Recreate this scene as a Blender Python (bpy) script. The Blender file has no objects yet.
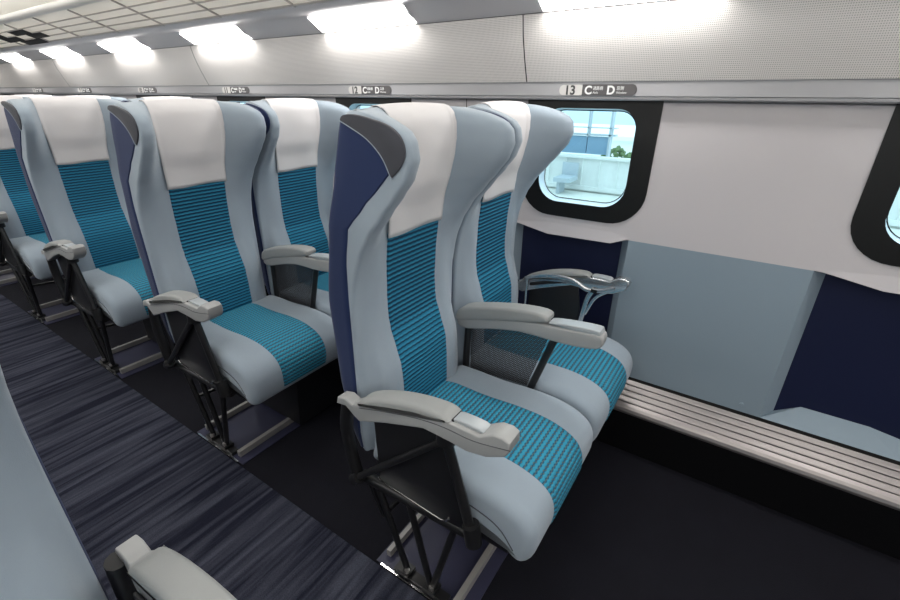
import bpy, bmesh, math, random
from mathutils import Vector, Matrix
random.seed(7)
S = bpy.context.scene
C = S.collection
PI = math.pi

# ---------------------------------------------------------------- camera
cam = bpy.data.objects.new('camera', bpy.data.cameras.new('camera'))
C.objects.link(cam)
cam.data.sensor_width = 36.0
cam.data.lens = 445.8928/900*36.0
cam.data.clip_start = 0.02
_a, _b, _c = math.radians(123.75383744), math.radians(-24.73744198), math.radians(0.33062084)
fw = Vector((math.cos(_b)*math.cos(_a), math.cos(_b)*math.sin(_a), math.sin(_b)))
rt = Vector((math.sin(_a), -math.cos(_a), 0)); up = rt.cross(fw)
rt2 = rt*math.cos(_c)+up*math.sin(_c); up2 = rt2.cross(fw)
M = Matrix((rt2, up2, -fw)).transposed().to_4x4(); M.translation = Vector((0, 0, 1.2574))
cam.matrix_world = M
S.camera = cam

# ---------------------------------------------------------------- world, exposure
w = bpy.data.worlds.new('sky'); S.world = w; w.use_nodes = True
bg = w.node_tree.nodes['Background']; bg.inputs['Color'].default_value = (0.70, 0.88, 0.97, 1); bg.inputs['Strength'].default_value = 2.3
S.view_settings.view_transform = 'Standard'; S.view_settings.look = 'None'
S.view_settings.gamma = 1.0; S.view_settings.use_curve_mapping = False
S.view_settings.exposure = 0.0

CEIL_W = 3.2          # watts per ceiling fixture
STRIP_E = 25.0
CEIL_FILL_W = 8.0          # watts per added upward fill light under the ceiling

def area(name, loc, sx, sy, power, col=(1, 0.985, 0.97)):
    l = bpy.data.lights.new(name, 'AREA'); l.shape = 'RECTANGLE'; l.size = sx; l.size_y = sy
    l.energy = power; l.color = col
    o = bpy.data.objects.new(name, l); o.location = loc; C.objects.link(o); return o
for i in range(6):
    for yy in (-0.02, 0.71):
        area('ceiling_lamp', (-8.2+2.0*i, yy, 2.165), 1.7, 0.14, CEIL_W)
    for sg in (1, -1):                                  # added upward fill over each rack, no fixture, to brighten the ceiling
        o = area('ceiling_fill', (-8.2+2.0*i, 0.345+sg*0.80, 1.70), 1.9, 0.06, CEIL_FILL_W); o.rotation_euler = (PI+sg*0.25, 0, 0)

# ---------------------------------------------------------------- materials
def mat(name, col, rough=0.6, metal=0.0, bump=None, bscale=400, bstr=0.1, spec=0.5, var=0.0, sheen=0.0):
    m = bpy.data.materials.new(name); m.use_nodes = True
    nt = m.node_tree; b = nt.nodes['Principled BSDF']
    b.inputs['Base Color'].default_value = (*col, 1)
    b.inputs['Roughness'].default_value = rough; b.inputs['Metallic'].default_value = metal
    b.inputs['Specular IOR Level'].default_value = spec
    if sheen: b.inputs['Sheen Weight'].default_value = sheen
    tc = nt.nodes.new('ShaderNodeTexCoord')
    if var:
        n = nt.nodes.new('ShaderNodeTexNoise'); n.inputs['Scale'].default_value = 9; n.inputs['Detail'].default_value = 4
        nt.links.new(tc.outputs['Object'], n.inputs['Vector'])
        r = nt.nodes.new('ShaderNodeMapRange'); r.inputs[3].default_value = 1-var; r.inputs[4].default_value = 1+var
        nt.links.new(n.outputs['Fac'], r.inputs[0])
        v = nt.nodes.new('ShaderNodeVectorMath'); v.operation = 'SCALE'; v.inputs[0].default_value = col
        nt.links.new(r.outputs[0], v.inputs['Scale']); nt.links.new(v.outputs[0], b.inputs['Base Color'])
    if bump:
        n = nt.nodes.new('ShaderNodeTexNoise' if bump == 'noise' else 'ShaderNodeTexVoronoi')
        n.inputs['Scale'].default_value = bscale
        nt.links.new(tc.outputs['Object'], n.inputs['Vector'])
        bp = nt.nodes.new('ShaderNodeBump'); bp.inputs['Strength'].default_value = bstr; bp.inputs['Distance'].default_value = 0.002
        nt.links.new(n.outputs[0], bp.inputs['Height']); nt.links.new(bp.outputs[0], b.inputs['Normal'])
    return m

def emit(name, col, s):
    m = bpy.data.materials.new(name); m.use_nodes = True; nt = m.node_tree; nt.nodes.clear()
    e = nt.nodes.new('ShaderNodeEmission'); e.inputs[0].default_value = (*col, 1); e.inputs[1].default_value = s
    o = nt.nodes.new('ShaderNodeOutputMaterial'); nt.links.new(e.outputs[0], o.inputs[0]); return m

def N(nt, t, **kw):
    n = nt.nodes.new(t)
    for k, v in kw.items(): setattr(n, k, v)
    return n
def math_n(nt, op, a, b=None, c=None):
    n = N(nt, 'ShaderNodeMath', operation=op)
    for i, v in enumerate((a, b, c)):
        if v is None: continue
        if isinstance(v, (int, float)): n.inputs[i].default_value = v
        else: nt.links.new(v, n.inputs[i])
    return n.outputs[0]

M_grey = mat('grey_moquette', (0.295, 0.352, 0.41), 0.8, bump='noise', bscale=900, bstr=0.25, spec=0.25, var=0.06, sheen=0.25)
M_blue = mat('navy_shell', (0.009, 0.022, 0.082), 0.75, bump='noise', bscale=900, bstr=0.2, spec=0.25, sheen=0.15)
M_dark = mat('charcoal_fabric', (0.058, 0.06, 0.072), 0.85, bump='noise', bscale=700, bstr=0.4, spec=0.2, sheen=0.2)
M_cloth = mat('white_cloth', (0.68, 0.66, 0.665), 0.85, bump='noise', bscale=500, bstr=0.3, spec=0.15)
M_arm = mat('armrest_plastic', (0.33, 0.335, 0.335), 0.42, spec=0.4, bump='noise', bscale=700, bstr=0.05)
M_pad = mat('armrest_leather', (0.29, 0.298, 0.295), 0.5, spec=0.4, bump='voronoi', bscale=500, bstr=0.1)
M_lid = mat('armrest_lid', (0.36, 0.39, 0.41), 0.3, spec=0.5)
M_black = mat('black_plastic', (0.010, 0.010, 0.012), 0.45, spec=0.4)
M_tube = mat('black_steel', (0.011, 0.011, 0.012), 0.35, spec=0.5)
M_chrome = mat('chrome', (0.75, 0.75, 0.76), 0.18, 1.0)
M_alu = mat('aluminium', (0.55, 0.53, 0.52), 0.38, 1.0)
M_silver = mat('silver_casting', (0.62, 0.64, 0.66), 0.25, 0.9)
M_rail = mat('floor_rail', (0.30, 0.29, 0.28), 0.5, 0.2)
M_plate = mat('floor_plate', (0.035, 0.036, 0.070), 0.45, spec=0.4)
M_wall = mat('wall_white', (0.57, 0.54, 0.555), 0.45, spec=0.35)
M_panel = mat('wall_grey_panel', (0.245, 0.31, 0.365), 0.55, spec=0.3, bump='noise', bscale=600, bstr=0.05)
M_navy = mat('wall_navy', (0.006, 0.010, 0.040), 0.6, spec=0.3)
M_wblack = mat('window_black', (0.007, 0.007, 0.007), 0.4, spec=0.35)
M_reveal = mat('window_reveal', (0.55, 0.72, 0.82), 0.4)  # grey-white plastic; the cyan daylight on it is put into the colour
M_heat = mat('heater_cover', (0.31, 0.285, 0.28), 0.38, 0.85)
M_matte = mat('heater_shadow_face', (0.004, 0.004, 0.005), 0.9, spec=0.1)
M_band = mat('band_aluminium', (0.40, 0.395, 0.41), 0.42, 0.3)
M_ceil = mat('ceiling_cream', (0.74, 0.72, 0.66), 0.5)
M_rackbar = mat('rack_bar', (0.46, 0.43, 0.41), 0.45, 0.3)
M_tubew = mat('rack_tube', (0.74, 0.72, 0.69), 0.35, 0.2)
M_strip = mat('upper_strip', (0.66, 0.64, 0.65), 0.42, 0.1)
M_signd = mat('sign_dark', (0.085, 0.08, 0.082), 0.5)
M_signl = mat('sign_light', (0.62, 0.60, 0.58), 0.5)
M_num = mat('sign_number', (0.05, 0.05, 0.05), 0.5)
M_let = mat('sign_letter', (0.78, 0.78, 0.78), 0.5)
M_gap = mat('dark_gap', (0.01, 0.01, 0.01), 0.8)
M_cell = mat('rack_cell_black', (0.006, 0.006, 0.007), 0.8)
M_lens = emit('lens', (1.0, 0.985, 0.95), STRIP_E)

# frosted rack glass
M_glass_rack = bpy.data.materials.new('rack_glass'); M_glass_rack.use_nodes = True
nt = M_glass_rack.node_tree; b = nt.nodes['Principled BSDF']
b.inputs['Base Color'].default_value = (0.80, 0.77, 0.73, 1); b.inputs['Roughness'].default_value = 0.3
tl = N(nt, 'ShaderNodeBsdfTranslucent'); tl.inputs[0].default_value = (0.9, 0.87, 0.82, 1)
mx = N(nt, 'ShaderNodeMixShader'); mx.inputs[0].default_value = 0.35
nt.links.new(b.outputs[0], mx.inputs[1]); nt.links.new(tl.outputs[0], mx.inputs[2]); nt.links.new(mx.outputs[0], nt.nodes['Material Output'].inputs[0])

# window glass
M_glass = bpy.data.materials.new('window_glass'); M_glass.use_nodes = True
nt = M_glass.node_tree; nt.nodes.clear()
tr = N(nt, 'ShaderNodeBsdfTransparent'); tr.inputs[0].default_value = (0.80, 0.95, 1.0, 1)
gl = N(nt, 'ShaderNodeBsdfGlossy'); gl.inputs['Roughness'].default_value = 0.02
mx = N(nt, 'ShaderNodeMixShader'); mx.inputs[0].default_value = 0.07; ou = N(nt, 'ShaderNodeOutputMaterial')
nt.links.new(tr.outputs[0], mx.inputs[1]); nt.links.new(gl.outputs[0], mx.inputs[2]); nt.links.new(mx.outputs[0], ou.inputs[0])

# ribbed teal stripes: u = metres across, v = metres along
def stripes(name, period, zig, accent, bright, dark, duty):
    m = bpy.data.materials.new(name); m.use_nodes = True; nt = m.node_tree; b = nt.nodes['Principled BSDF']
    b.inputs['Roughness'].default_value = 0.8; b.inputs['Specular IOR Level'].default_value = 0.25
    uv = N(nt, 'ShaderNodeUVMap'); sp = N(nt, 'ShaderNodeSeparateXYZ'); nt.links.new(uv.outputs[0], sp.inputs[0])
    u, v = sp.outputs[0], sp.outputs[1]
    wob = math_n(nt, 'MULTIPLY', math_n(nt, 'SINE', math_n(nt, 'MULTIPLY', u, 2*PI/zig)), 0.0009 if accent else 0.0004)
    vv = math_n(nt, 'ADD', v, wob)
    ph = math_n(nt, 'FRACT', math_n(nt, 'DIVIDE', vv, period))
    # triangle profile 0..1..0
    tp = math_n(nt, 'SUBTRACT', 1.0, math_n(nt, 'ABSOLUTE', math_n(nt, 'SUBTRACT', math_n(nt, 'MULTIPLY', ph, 2.0), 1.0)))
    mr = N(nt, 'ShaderNodeMapRange'); mr.interpolation_type = 'SMOOTHSTEP'
    mr.inputs[1].default_value = duty-0.16; mr.inputs[2].default_value = duty+0.16
    tq = tp if accent else math_n(nt, 'ADD', tp, math_n(nt, 'MULTIPLY', math_n(nt, 'LESS_THAN', v, 0.715), 0.14))
    nt.links.new(tq, mr.inputs[0])
    mix = N(nt, 'ShaderNodeMix', data_type='RGBA')
    mix.inputs[6].default_value = (*dark, 1); mix.inputs[7].default_value = (*bright, 1)
    nt.links.new(mr.outputs[0], mix.inputs[0]); out = mix.outputs[2]
    if accent:
        ck = math_n(nt, 'GREATER_THAN', math_n(nt, 'FRACT', math_n(nt, 'ADD', math_n(nt, 'DIVIDE', u, 0.013), math_n(nt, 'MULTIPLY', math_n(nt, 'FLOOR', math_n(nt, 'DIVIDE', vv, period)), 0.5))), 0.55)
        band = math_n(nt, 'MULTIPLY', math_n(nt, 'LESS_THAN', mr.outputs[0], 0.35), ck)
        m2 = N(nt, 'ShaderNodeMix', data_type='RGBA'); m2.inputs[7].default_value = (*accent, 1)
        nt.links.new(math_n(nt, 'MULTIPLY', band, 0.85), m2.inputs[0]); nt.links.new(out, m2.inputs[6]); out = m2.outputs[2]
    # thread noise
    nz = N(nt, 'ShaderNodeTexNoise'); nz.inputs['Scale'].default_value = 260
    nt.links.new(uv.outputs[0], nz.inputs['Vector'])
    r = N(nt, 'ShaderNodeMapRange'); r.inputs[3].default_value = 0.75; r.inputs[4].default_value = 1.25; nt.links.new(nz.outputs['Fac'], r.inputs[0])
    sc = N(nt, 'ShaderNodeVectorMath', operation='SCALE'); nt.links.new(out, sc.inputs[0]); nt.links.new(r.outputs[0], sc.inputs['Scale'])
    nt.links.new(sc.outputs[0], b.inputs['Base Color'])
    bp = N(nt, 'ShaderNodeBump'); bp.inputs['Strength'].default_value = 0.7; bp.inputs['Distance'].default_value = 0.003
    nt.links.new(tp, bp.inputs['Height']); nt.links.new(bp.outputs[0], b.inputs['Normal'])
    return m
M_strb = stripes('back_stripes', 0.0125, 0.018, None, (0.022, 0.205, 0.34), (0.008, 0.042, 0.085), 0.48)
M_strs = stripes('seat_stripes', 0.0136, 0.013, (0.11, 0.15, 0.13), (0.030, 0.27, 0.41), (0.010, 0.075, 0.15), 0.42)

# black net
M_net = bpy.data.materials.new('black_net'); M_net.use_nodes = True; nt = M_net.node_tree; b = nt.nodes['Principled BSDF']
b.inputs['Base Color'].default_value = (0.035, 0.035, 0.04, 1); b.inputs['Roughness'].default_value = 0.6
tc = N(nt, 'ShaderNodeTexCoord'); sp = N(nt, 'ShaderNodeSeparateXYZ'); nt.links.new(tc.outputs['Object'], sp.inputs[0])
g = []
for sgn in (1, -1):
    q = math_n(nt, 'ADD', sp.outputs[2], math_n(nt, 'MULTIPLY', sp.outputs[0], 0.8*sgn))
    q = math_n(nt, 'PINGPONG', q, 0.0035)
    g.append(math_n(nt, 'LESS_THAN', q, 0.0013))
al = math_n(nt, 'MAXIMUM', g[0], g[1]); nt.links.new(al, b.inputs['Alpha'])

# perforated wall panel
M_perf = bpy.data.materials.new('perforated_metal'); M_perf.use_nodes = True; nt = M_perf.node_tree; b = nt.nodes['Principled BSDF']
b.inputs['Metallic'].default_value = 0.05; b.inputs['Roughness'].default_value = 0.4
tc = N(nt, 'ShaderNodeTexCoord'); sp = N(nt, 'ShaderNodeSeparateXYZ'); nt.links.new(tc.outputs['Object'], sp.inputs[0])
P1 = 0.0095
a1 = math_n(nt, 'MULTIPLY', sp.outputs[0], 2*PI/P1); a2 = math_n(nt, 'MULTIPLY', sp.outputs[2], 2*PI/P1)
s1 = math_n(nt, 'SINE', math_n(nt, 'ADD', a1, a2)); s2 = math_n(nt, 'SINE', math_n(nt, 'SUBTRACT', a1, a2))
pr = math_n(nt, 'MULTIPLY', s1, s2)
mr = N(nt, 'ShaderNodeMapRange'); mr.inputs[1].default_value = -0.2; mr.inputs[2].default_value = -0.75; nt.links.new(pr, mr.inputs[0])
mix = N(nt, 'ShaderNodeMix', data_type='RGBA'); mix.inputs[6].default_value = (0.88, 0.84, 0.815, 1); mix.inputs[7].default_value = (0.42, 0.40, 0.38, 1)
nt.links.new(mr.outputs[0], mix.inputs[0]); nt.links.new(mix.outputs[2], b.inputs['Base Color'])

# aisle carpet
M_carpet = bpy.data.materials.new('aisle_carpet'); M_carpet.use_nodes = True; nt = M_carpet.node_tree; b = nt.nodes['Principled BSDF']
b.inputs['Roughness'].default_value = 0.95; b.inputs['Specular IOR Level'].default_value = 0.1
tc = N(nt, 'ShaderNodeTexCoord'); mp = N(nt, 'ShaderNodeMapping'); mp.inputs['Scale'].default_value = (34, 1.8, 1)
mp.inputs['Rotation'].default_value = (0, 0, 0.10)
nt.links.new(tc.outputs['Object'], mp.inputs[0])
n1 = N(nt, 'ShaderNodeTexNoise'); n1.inputs['Scale'].default_value = 1.0; n1.inputs['Detail'].default_value = 3; n1.inputs['Distortion'].default_value = 0.6
nt.links.new(mp.outputs[0], n1.inputs['Vector'])
cr = N(nt, 'ShaderNodeValToRGB'); cr.color_ramp.elements[0].position = 0.38; cr.color_ramp.elements[0].color = (0.012, 0.013, 0.024, 1)
cr.color_ramp.elements[1].position = 0.66; cr.color_ramp.elements[1].color = (0.054, 0.058, 0.080, 1)
nt.links.new(n1.outputs['Fac'], cr.inputs[0])
n2 = N(nt, 'ShaderNodeTexNoise'); n2.inputs['Scale'].default_value = 420; nt.links.new(tc.outputs['Object'], n2.inputs['Vector'])
r = N(nt, 'ShaderNodeMapRange'); r.inputs[3].default_value = 0.4; r.inputs[4].default_value = 1.6; nt.links.new(n2.outputs['Fac'], r.inputs[0])
sc = N(nt, 'ShaderNodeVectorMath', operation='SCALE'); nt.links.new(cr.outputs[0], sc.inputs[0]); nt.links.new(r.outputs[0], sc.inputs['Scale'])
nt.links.new(sc.outputs[0], b.inputs['Base Color'])
bp = N(nt, 'ShaderNodeBump'); bp.inputs['Strength'].default_value = 0.5; bp.inputs['Distance'].default_value = 0.004
nt.links.new(n2.outputs['Fac'], bp.inputs['Height']); nt.links.new(bp.outputs[0], b.inputs['Normal'])
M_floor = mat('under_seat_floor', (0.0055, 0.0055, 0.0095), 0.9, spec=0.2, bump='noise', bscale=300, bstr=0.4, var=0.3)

# ---------------------------------------------------------------- mesh helpers
def link(name, bm, m, parent=None, smooth=True, ang=40):
    bmesh.ops.recalc_face_normals(bm, faces=bm.faces)
    me = bpy.data.meshes.new(name); bm.to_mesh(me); bm.free()
    if m is not None:
        for k in (m if isinstance(m, (list, tuple)) else [m]): me.materials.append(k)
    if smooth:
        me.polygons.foreach_set('use_smooth', [True]*len(me.polygons))
        me.set_sharp_from_angle(angle=math.radians(ang))
    o = bpy.data.objects.new(name, me); C.objects.link(o)
    if parent: o.parent = parent
    return o
def struct(name, bm, m, parent=None, **k):
    o = link(name, bm, m, parent, **k)
    if not parent: o['kind'] = 'structure'
    return o
def tag(o, label=None, cat=None, group=None, kind=None):
    for k, v in (('label', label), ('category', cat), ('group', group), ('kind', kind)):
        if v: o[k] = v
    return o
def empty(name, loc=(0, 0, 0)):
    o = bpy.data.objects.new(name, None); o.location = loc; o.empty_display_size = 0.1; C.objects.link(o); return o
def box(bm, x0, x1, y0, y1, z0, z1, mi=0):
    v = [bm.verts.new((x, y, z)) for x in (x0, x1) for y in (y0, y1) for z in (z0, z1)]
    for f in ((0,1,3,2),(4,6,7,5),(0,4,5,1),(2,3,7,6),(0,2,6,4),(1,5,7,3)):
        bm.faces.new([v[i] for i in f]).material_index = mi
def quad(bm, pts, mi=0):
    f = bm.faces.new([bm.verts.new(p) for p in pts]); f.material_index = mi; return f
def catmull(pts, n=6, closed=False):
    P = [Vector(p) for p in pts]; out = []; L = len(P)
    rng = range(L if closed else L-1)
    for i in rng:
        p0 = P[(i-1) % L] if closed or i > 0 else P[0]*2-P[1]
        p1, p2 = P[i], P[(i+1) % L]
        p3 = P[(i+2) % L] if closed or i+2 < L else P[-1]*2-P[-2]
        for k in range(n):
            t = k/n
            out.append(0.5*((2*p1)+(-p0+p2)*t+(2*p0-5*p1+4*p2-p3)*t*t+(-p0+3*p1-3*p2+p3)*t**3))
    if not closed: out.append(P[-1])
    return out
def tube(bm, path, r, seg=10, smooth=0, flat=1.0):
    P = [Vector(p) for p in path]
    if smooth: P = catmull(P, smooth)
    rings = []
    ref = Vector((0, 1, 0))
    for i, p in enumerate(P):
        t = (P[min(i+1, len(P)-1)]-P[max(i-1, 0)]).normalized()
        a = ref if abs(t.dot(ref)) < 0.9 else Vector((0, 0, 1))
        u = t.cross(a).normalized(); v = t.cross(u).normalized()
        rings.append([bm.verts.new(p+u*math.cos(2*PI*k/seg)*r+v*math.sin(2*PI*k/seg)*r*flat) for k in range(seg)])
    for i in range(len(rings)-1):
        for k in range(seg):
            bm.faces.new((rings[i][k], rings[i][(k+1) % seg], rings[i+1][(k+1) % seg], rings[i+1][k]))
    bm.faces.new(rings[0][::-1]); bm.faces.new(rings[-1])
def extr(bm, prof, y0, y1, bev=0.0, seg=3, taper=None):
    """extrude closed (x,z) outline along y, with rounded long edges"""
    P = [Vector((p[0], p[1])) for p in prof]; L = len(P)
    area2 = sum(P[i].x*P[(i+1) % L].y-P[(i+1) % L].x*P[i].y for i in range(L))
    if area2 < 0: P.reverse()
    nrm = []
    for i in range(L):
        e1 = (P[i]-P[i-1]).normalized(); e2 = (P[(i+1) % L]-P[i]).normalized()
        n = Vector((-(e1.y+e2.y), e1.x+e2.x))
        n = n.normalized() if n.length > 1e-6 else Vector((0, 0))
        nrm.append(n)
    if y0 > y1: y0, y1 = y1, y0
    ys = []
    if bev > 0:
        for k in range(seg+1):
            t = k/seg*PI/2; ys.append((y0+bev*(1-math.sin(t)), bev*(1-math.cos(t))))
        ys = ys[::-1]
        ys = [(y0+bev*(1-math.cos(k/seg*PI/2)), bev*(1-math.sin(k/seg*PI/2))) for k in range(seg+1)]
        ys += [(y1-bev*(1-math.cos(k/seg*PI/2)), bev*(1-math.sin(k/seg*PI/2))) for k in range(seg, -1, -1)]
    else: ys = [(y0, 0), (y1, 0)]
    rings = [[bm.verts.new((P[i].x+nrm[i].x*ins, y, P[i].y+nrm[i].y*ins)) for i in range(L)] for y, ins in ys]
    for a, b_ in zip(rings, rings[1:]):
        for i in range(L): bm.faces.new((a[i], a[(i+1) % L], b_[(i+1) % L], b_[i]))
    bm.faces.new(rings[0]); bm.faces.new(rings[-1][::-1])
def grid(bm, rows, uvs=None, mi=0):
    V = [[bm.verts.new(p) for p in r] for r in rows]
    lay = bm.loops.layers.uv.verify() if uvs else None
    for i in range(len(V)-1):
        for j in range(len(V[0])-1):
            f = bm.faces.new((V[i][j], V[i][j+1], V[i+1][j+1], V[i+1][j])); f.material_index = mi
            if uvs:
                for l, (a, b_) in zip(f.loops, ((i, j), (i, j+1), (i+1, j+1), (i+1, j))): l[lay].uv = uvs[a][b_]
    return V
def interp(tab, z):
    if z <= tab[0][0]: return tab[0][1]
    for (a, va), (b_, vb) in zip(tab, tab[1:]):
        if z <= b_:
            t = (z-a)/(b_-a); t = t*t*(3-2*t)*0.35+t*0.65
            return va+(vb-va)*t
    return tab[-1][1]
def smst(t): t = max(0.0, min(1.0, t)); return t*t*(3-2*t)

# ================================================================ SETTING
X0, X1 = -10.0, 2.6
AX = 0.345                       # middle of the aisle
WY = 1.6                         # inner face of the wall; other side mirrored
PITCH = 0.98
def my(y): return 2*AX-y

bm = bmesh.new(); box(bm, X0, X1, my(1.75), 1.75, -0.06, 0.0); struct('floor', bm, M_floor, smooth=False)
bm = bmesh.new(); box(bm, X0, X1, 0.106, 0.602, 0.0005, 0.0065)
tag(link('aisle_carpet', bm, M_carpet, smooth=False), 'long navy aisle carpet with streaky paler wavy lines', 'carpet')

def rrect(x0, x1, z0, z1, rb, rtp, n=8):
    """rounded rectangle outline, fixed count, starts bottom-left, counter-clockwise"""
    out = []
    for cx, cz, r, a0 in ((x0+rb, z0+rb, rb, 180), (x1-rb, z0+rb, rb, 270), (x1-rtp, z1-rtp, rtp, 0), (x0+rtp, z1-rtp, rtp, 90)):
        for k in range(n+1):
            a = math.radians(a0+90*k/n); out.append((cx+r*math.cos(a), cz+r*math.sin(a)))
    return out
def ring(bm, a, ya, b_, yb, mi=0, Y=lambda y: y):
    A = [bm.verts.new((x, Y(ya), z)) for x, z in a]; B = [bm.verts.new((x, Y(yb), z)) for x, z in b_]
    L = len(A)
    for i in range(L):
        f = bm.faces.new((A[i], A[(i+1) % L], B[(i+1) % L], B[i])); f.material_index = mi
    return A, B
Z_SILL, Z_TOP, Z_BASE = 0.797, 1.25, 0.262
def win_rects(k):
    xo = -k*PITCH
    return (-0.737+xo, -0.288+xo), (-0.672+xo, -0.356+xo)

def build_wall(side):
    Y = (lambda y: y) if side == 'right' else my
    up_ = bmesh.new(); lo = bmesh.new()
    ks = range(-2, 10)
    for k in ks:
        (fx0, fx1), (gx0, gx1) = win_rects(k)
        bx0, bx1 = -1.0-k*PITCH, -0.02-k*PITCH
        hole = rrect(gx0-0.02, gx1+0.02, 0.88, 1.234, 0.09, 0.07)
        outer = []
        cx, cz = (bx0+bx1)/2, (Z_SILL+Z_TOP)/2
        n = len(hole)
        # outer rectangle points matched to the hole points, including the four corners
        q = n//4
        cor = [(bx0, Z_SILL), (bx1, Z_SILL), (bx1, Z_TOP), (bx0, Z_TOP)]
        for i in range(n):
            s, t = divmod(i, q); t = t/(q-1)
            c = cor[s]; pr_ = cor[s-1]; nx = cor[(s+1) % 4]
            if t < 0.5: a = (0.5-t); p = (c[0]+(pr_[0]-c[0])*a, c[1]+(pr_[1]-c[1])*a)
            else: a = (t-0.5); p = (c[0]+(nx[0]-c[0])*a, c[1]+(nx[1]-c[1])*a)
            outer.append(p)
        ring(up_, outer, WY, hole, WY, 0, Y)
        ring(up_, hole, WY, hole, WY+0.10, 0, Y)
        # lower wall: grey pier then navy recess
        px0, px1 = -0.318-k*PITCH, 0.204-k*PITCH       # pier
        rx0, rx1 = px1-PITCH, px0                       # recess
        z0, z1 = Z_BASE, Z_SILL
        quad(lo, [(px0, Y(WY), z0), (px1, Y(WY), z0), (px1, Y(WY), z1), (px0, Y(WY), z1)], 0)
        D = WY+0.045
        ix0, ix1 = rx0+0.035, rx1-0.03
        # inner navy outline (octagon cut at the bottom and top)
        inn = [(ix0+0.065, z0+0.06), (ix1-0.155, z0+0.06), (ix1, z0+0.035), (ix1, z1-0.02), (ix1-0.11, z1-0.03), (ix0+0.16, z1-0.03), (ix0, z1-0.0), (ix0, z0+0.015)]
        lo.faces.new([lo.verts.new((x, Y(D), z)) for x, z in inn]).material_index = 1
        quad(lo, [(rx0, Y(WY), z0), (rx0, Y(WY), z1), (ix0, Y(D), z1), (ix0, Y(D), z0+0.015)], 0)
        quad(lo, [(rx1, Y(WY), z0), (rx1, Y(WY), z1), (ix1, Y(D), z1-0.02), (ix1, Y(D), z0+0.035)], 0)
        for loop in ([(rx0+0.03, WY, z0), (rx1-0.10, WY, z0), (ix1-0.155, D, z0+0.06), (ix0+0.065, D, z0+0.06)], [(rx0, WY, z0), (rx0+0.03, WY, z0), (ix0+0.065, D, z0+0.06), (ix0, D, z0+0.015)], [(rx1-0.10, WY, z0), (rx1, WY, z0), (ix1, D, z0+0.035), (ix1-0.155, D, z0+0.06)]):
            quad(lo, [(a, Y(b_), c) for a, b_, c in loop], 0)
        for loop in ([(rx0, WY, z1), (ix0, D, z1), (ix0+0.16, D, z1-0.03)], [(rx0, WY, z1), (ix0+0.16, D, z1-0.03), (ix1-0.11, D, z1-0.03), (rx1, WY, z1)], [(rx1, WY, z1), (ix1-0.11, D, z1-0.03), (ix1, D, z1-0.02)]):
            lo.faces.new([lo.verts.new((a, Y(b_), c)) for a, b_, c in loop]).material_index = 2
        # small drip moulding of the white sill above the recess
        prof = [(rx0+0.0, WY-0.001, z1+0.004), (rx0+0.16, WY-0.006, z1-0.024), (rx1-0.06, WY-0.006, z1-0.020), (rx1, WY-0.001, z1+0.004)]
        top = [(rx0, WY-0.001, z1+0.006), (rx0+0.16, WY-0.001, z1+0.02), (rx1-0.06, WY-0.001, z1+0.02), (rx1, WY-0.001, z1+0.006)]
        bot = [(a, WY+0.03, c) for a, _, c in prof]
        for i in range(3):
            for A_, B_ in ((prof, top), (prof, bot)):
                up_.faces.new([up_.verts.new((p[0], Y(p[1]), p[2])) for p in (A_[i], A_[i+1], B_[i+1], B_[i])])
        # screw cap on the pier
        if side == 'right':
            tube(lo, [(px1-0.06, WY-0.004, z0+0.03), (px1-0.06, WY+0.002, z0+0.03)], 0.007, 10)
    # backing so no light leaks
    quad(up_, [(X0, Y(1.75), -0.06), (X1, Y(1.75), -0.06), (X1, Y(1.75), 0.86), (X0, Y(1.75), 0.86)])
    bmesh.ops.remove_doubles(up_, verts=up_.verts, dist=0.0004)
    struct('wall_'+side, up_, M_wall, smooth=False)
    o = struct('trim_1' if side == 'right' else 'trim_2', lo, [M_panel, M_navy, M_wall], smooth=False)
    # thin dark joints between wall panels
    bj = bmesh.new()
    for k in (-2, 0, 2, 4, 6, 8):
        x = -0.997-k*PITCH
        quad(bj, [(x-0.0015, Y(WY-0.0006), Z_SILL+0.02), (x+0.0015, Y(WY-0.0006), Z_SILL+0.02), (x+0.0015, Y(WY-0.0006), Z_TOP), (x-0.0015, Y(WY-0.0006), Z_TOP)])
    if side == 'right': struct('trim_3', bj, M_gap, smooth=False)
    else: bj.free()
    # heater cover along the floor: ribbed sloping top
    hb = bmesh.new()
    def zz(y): return 0.250-(1.597-y)*0.34
    prof = [(1.604, 0.243), (1.597, 0.250)]
    y = 1.597
    for g in range(4):
        y1 = y-0.0195; prof += [(y-0.003, zz(y)+0.002), (y1+0.003, zz(y1)+0.002), (y1, zz(y1)-0.001), (y1-0.0005, zz(y1)-0.012), (y1-0.0060, zz(y1)-0.012), (y1-0.0065, zz(y1)-0.001)]; y = y1-0.0065
    prof += [(y-0.012, zz(y)-0.005), (y-0.020, zz(y)-0.012), (y-0.024, zz(y)-0.022), (y-0.024, zz(y)-0.030)]
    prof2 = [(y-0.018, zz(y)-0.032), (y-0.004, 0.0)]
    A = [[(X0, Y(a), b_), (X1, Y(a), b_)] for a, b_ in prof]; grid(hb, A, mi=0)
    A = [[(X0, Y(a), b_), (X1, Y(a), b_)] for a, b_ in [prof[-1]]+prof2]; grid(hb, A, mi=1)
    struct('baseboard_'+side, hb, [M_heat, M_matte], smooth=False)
    # thin black gap between heater cover and wall panel
    gb = bmesh.new(); box(gb, X0, X1, *sorted((Y(1.604), Y(1.65))), 0.20, Z_BASE)
    struct('trim_4' if side == 'right' else 'trim_5', gb, M_gap, smooth=False)
build_wall('right'); build_wall('left')

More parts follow.
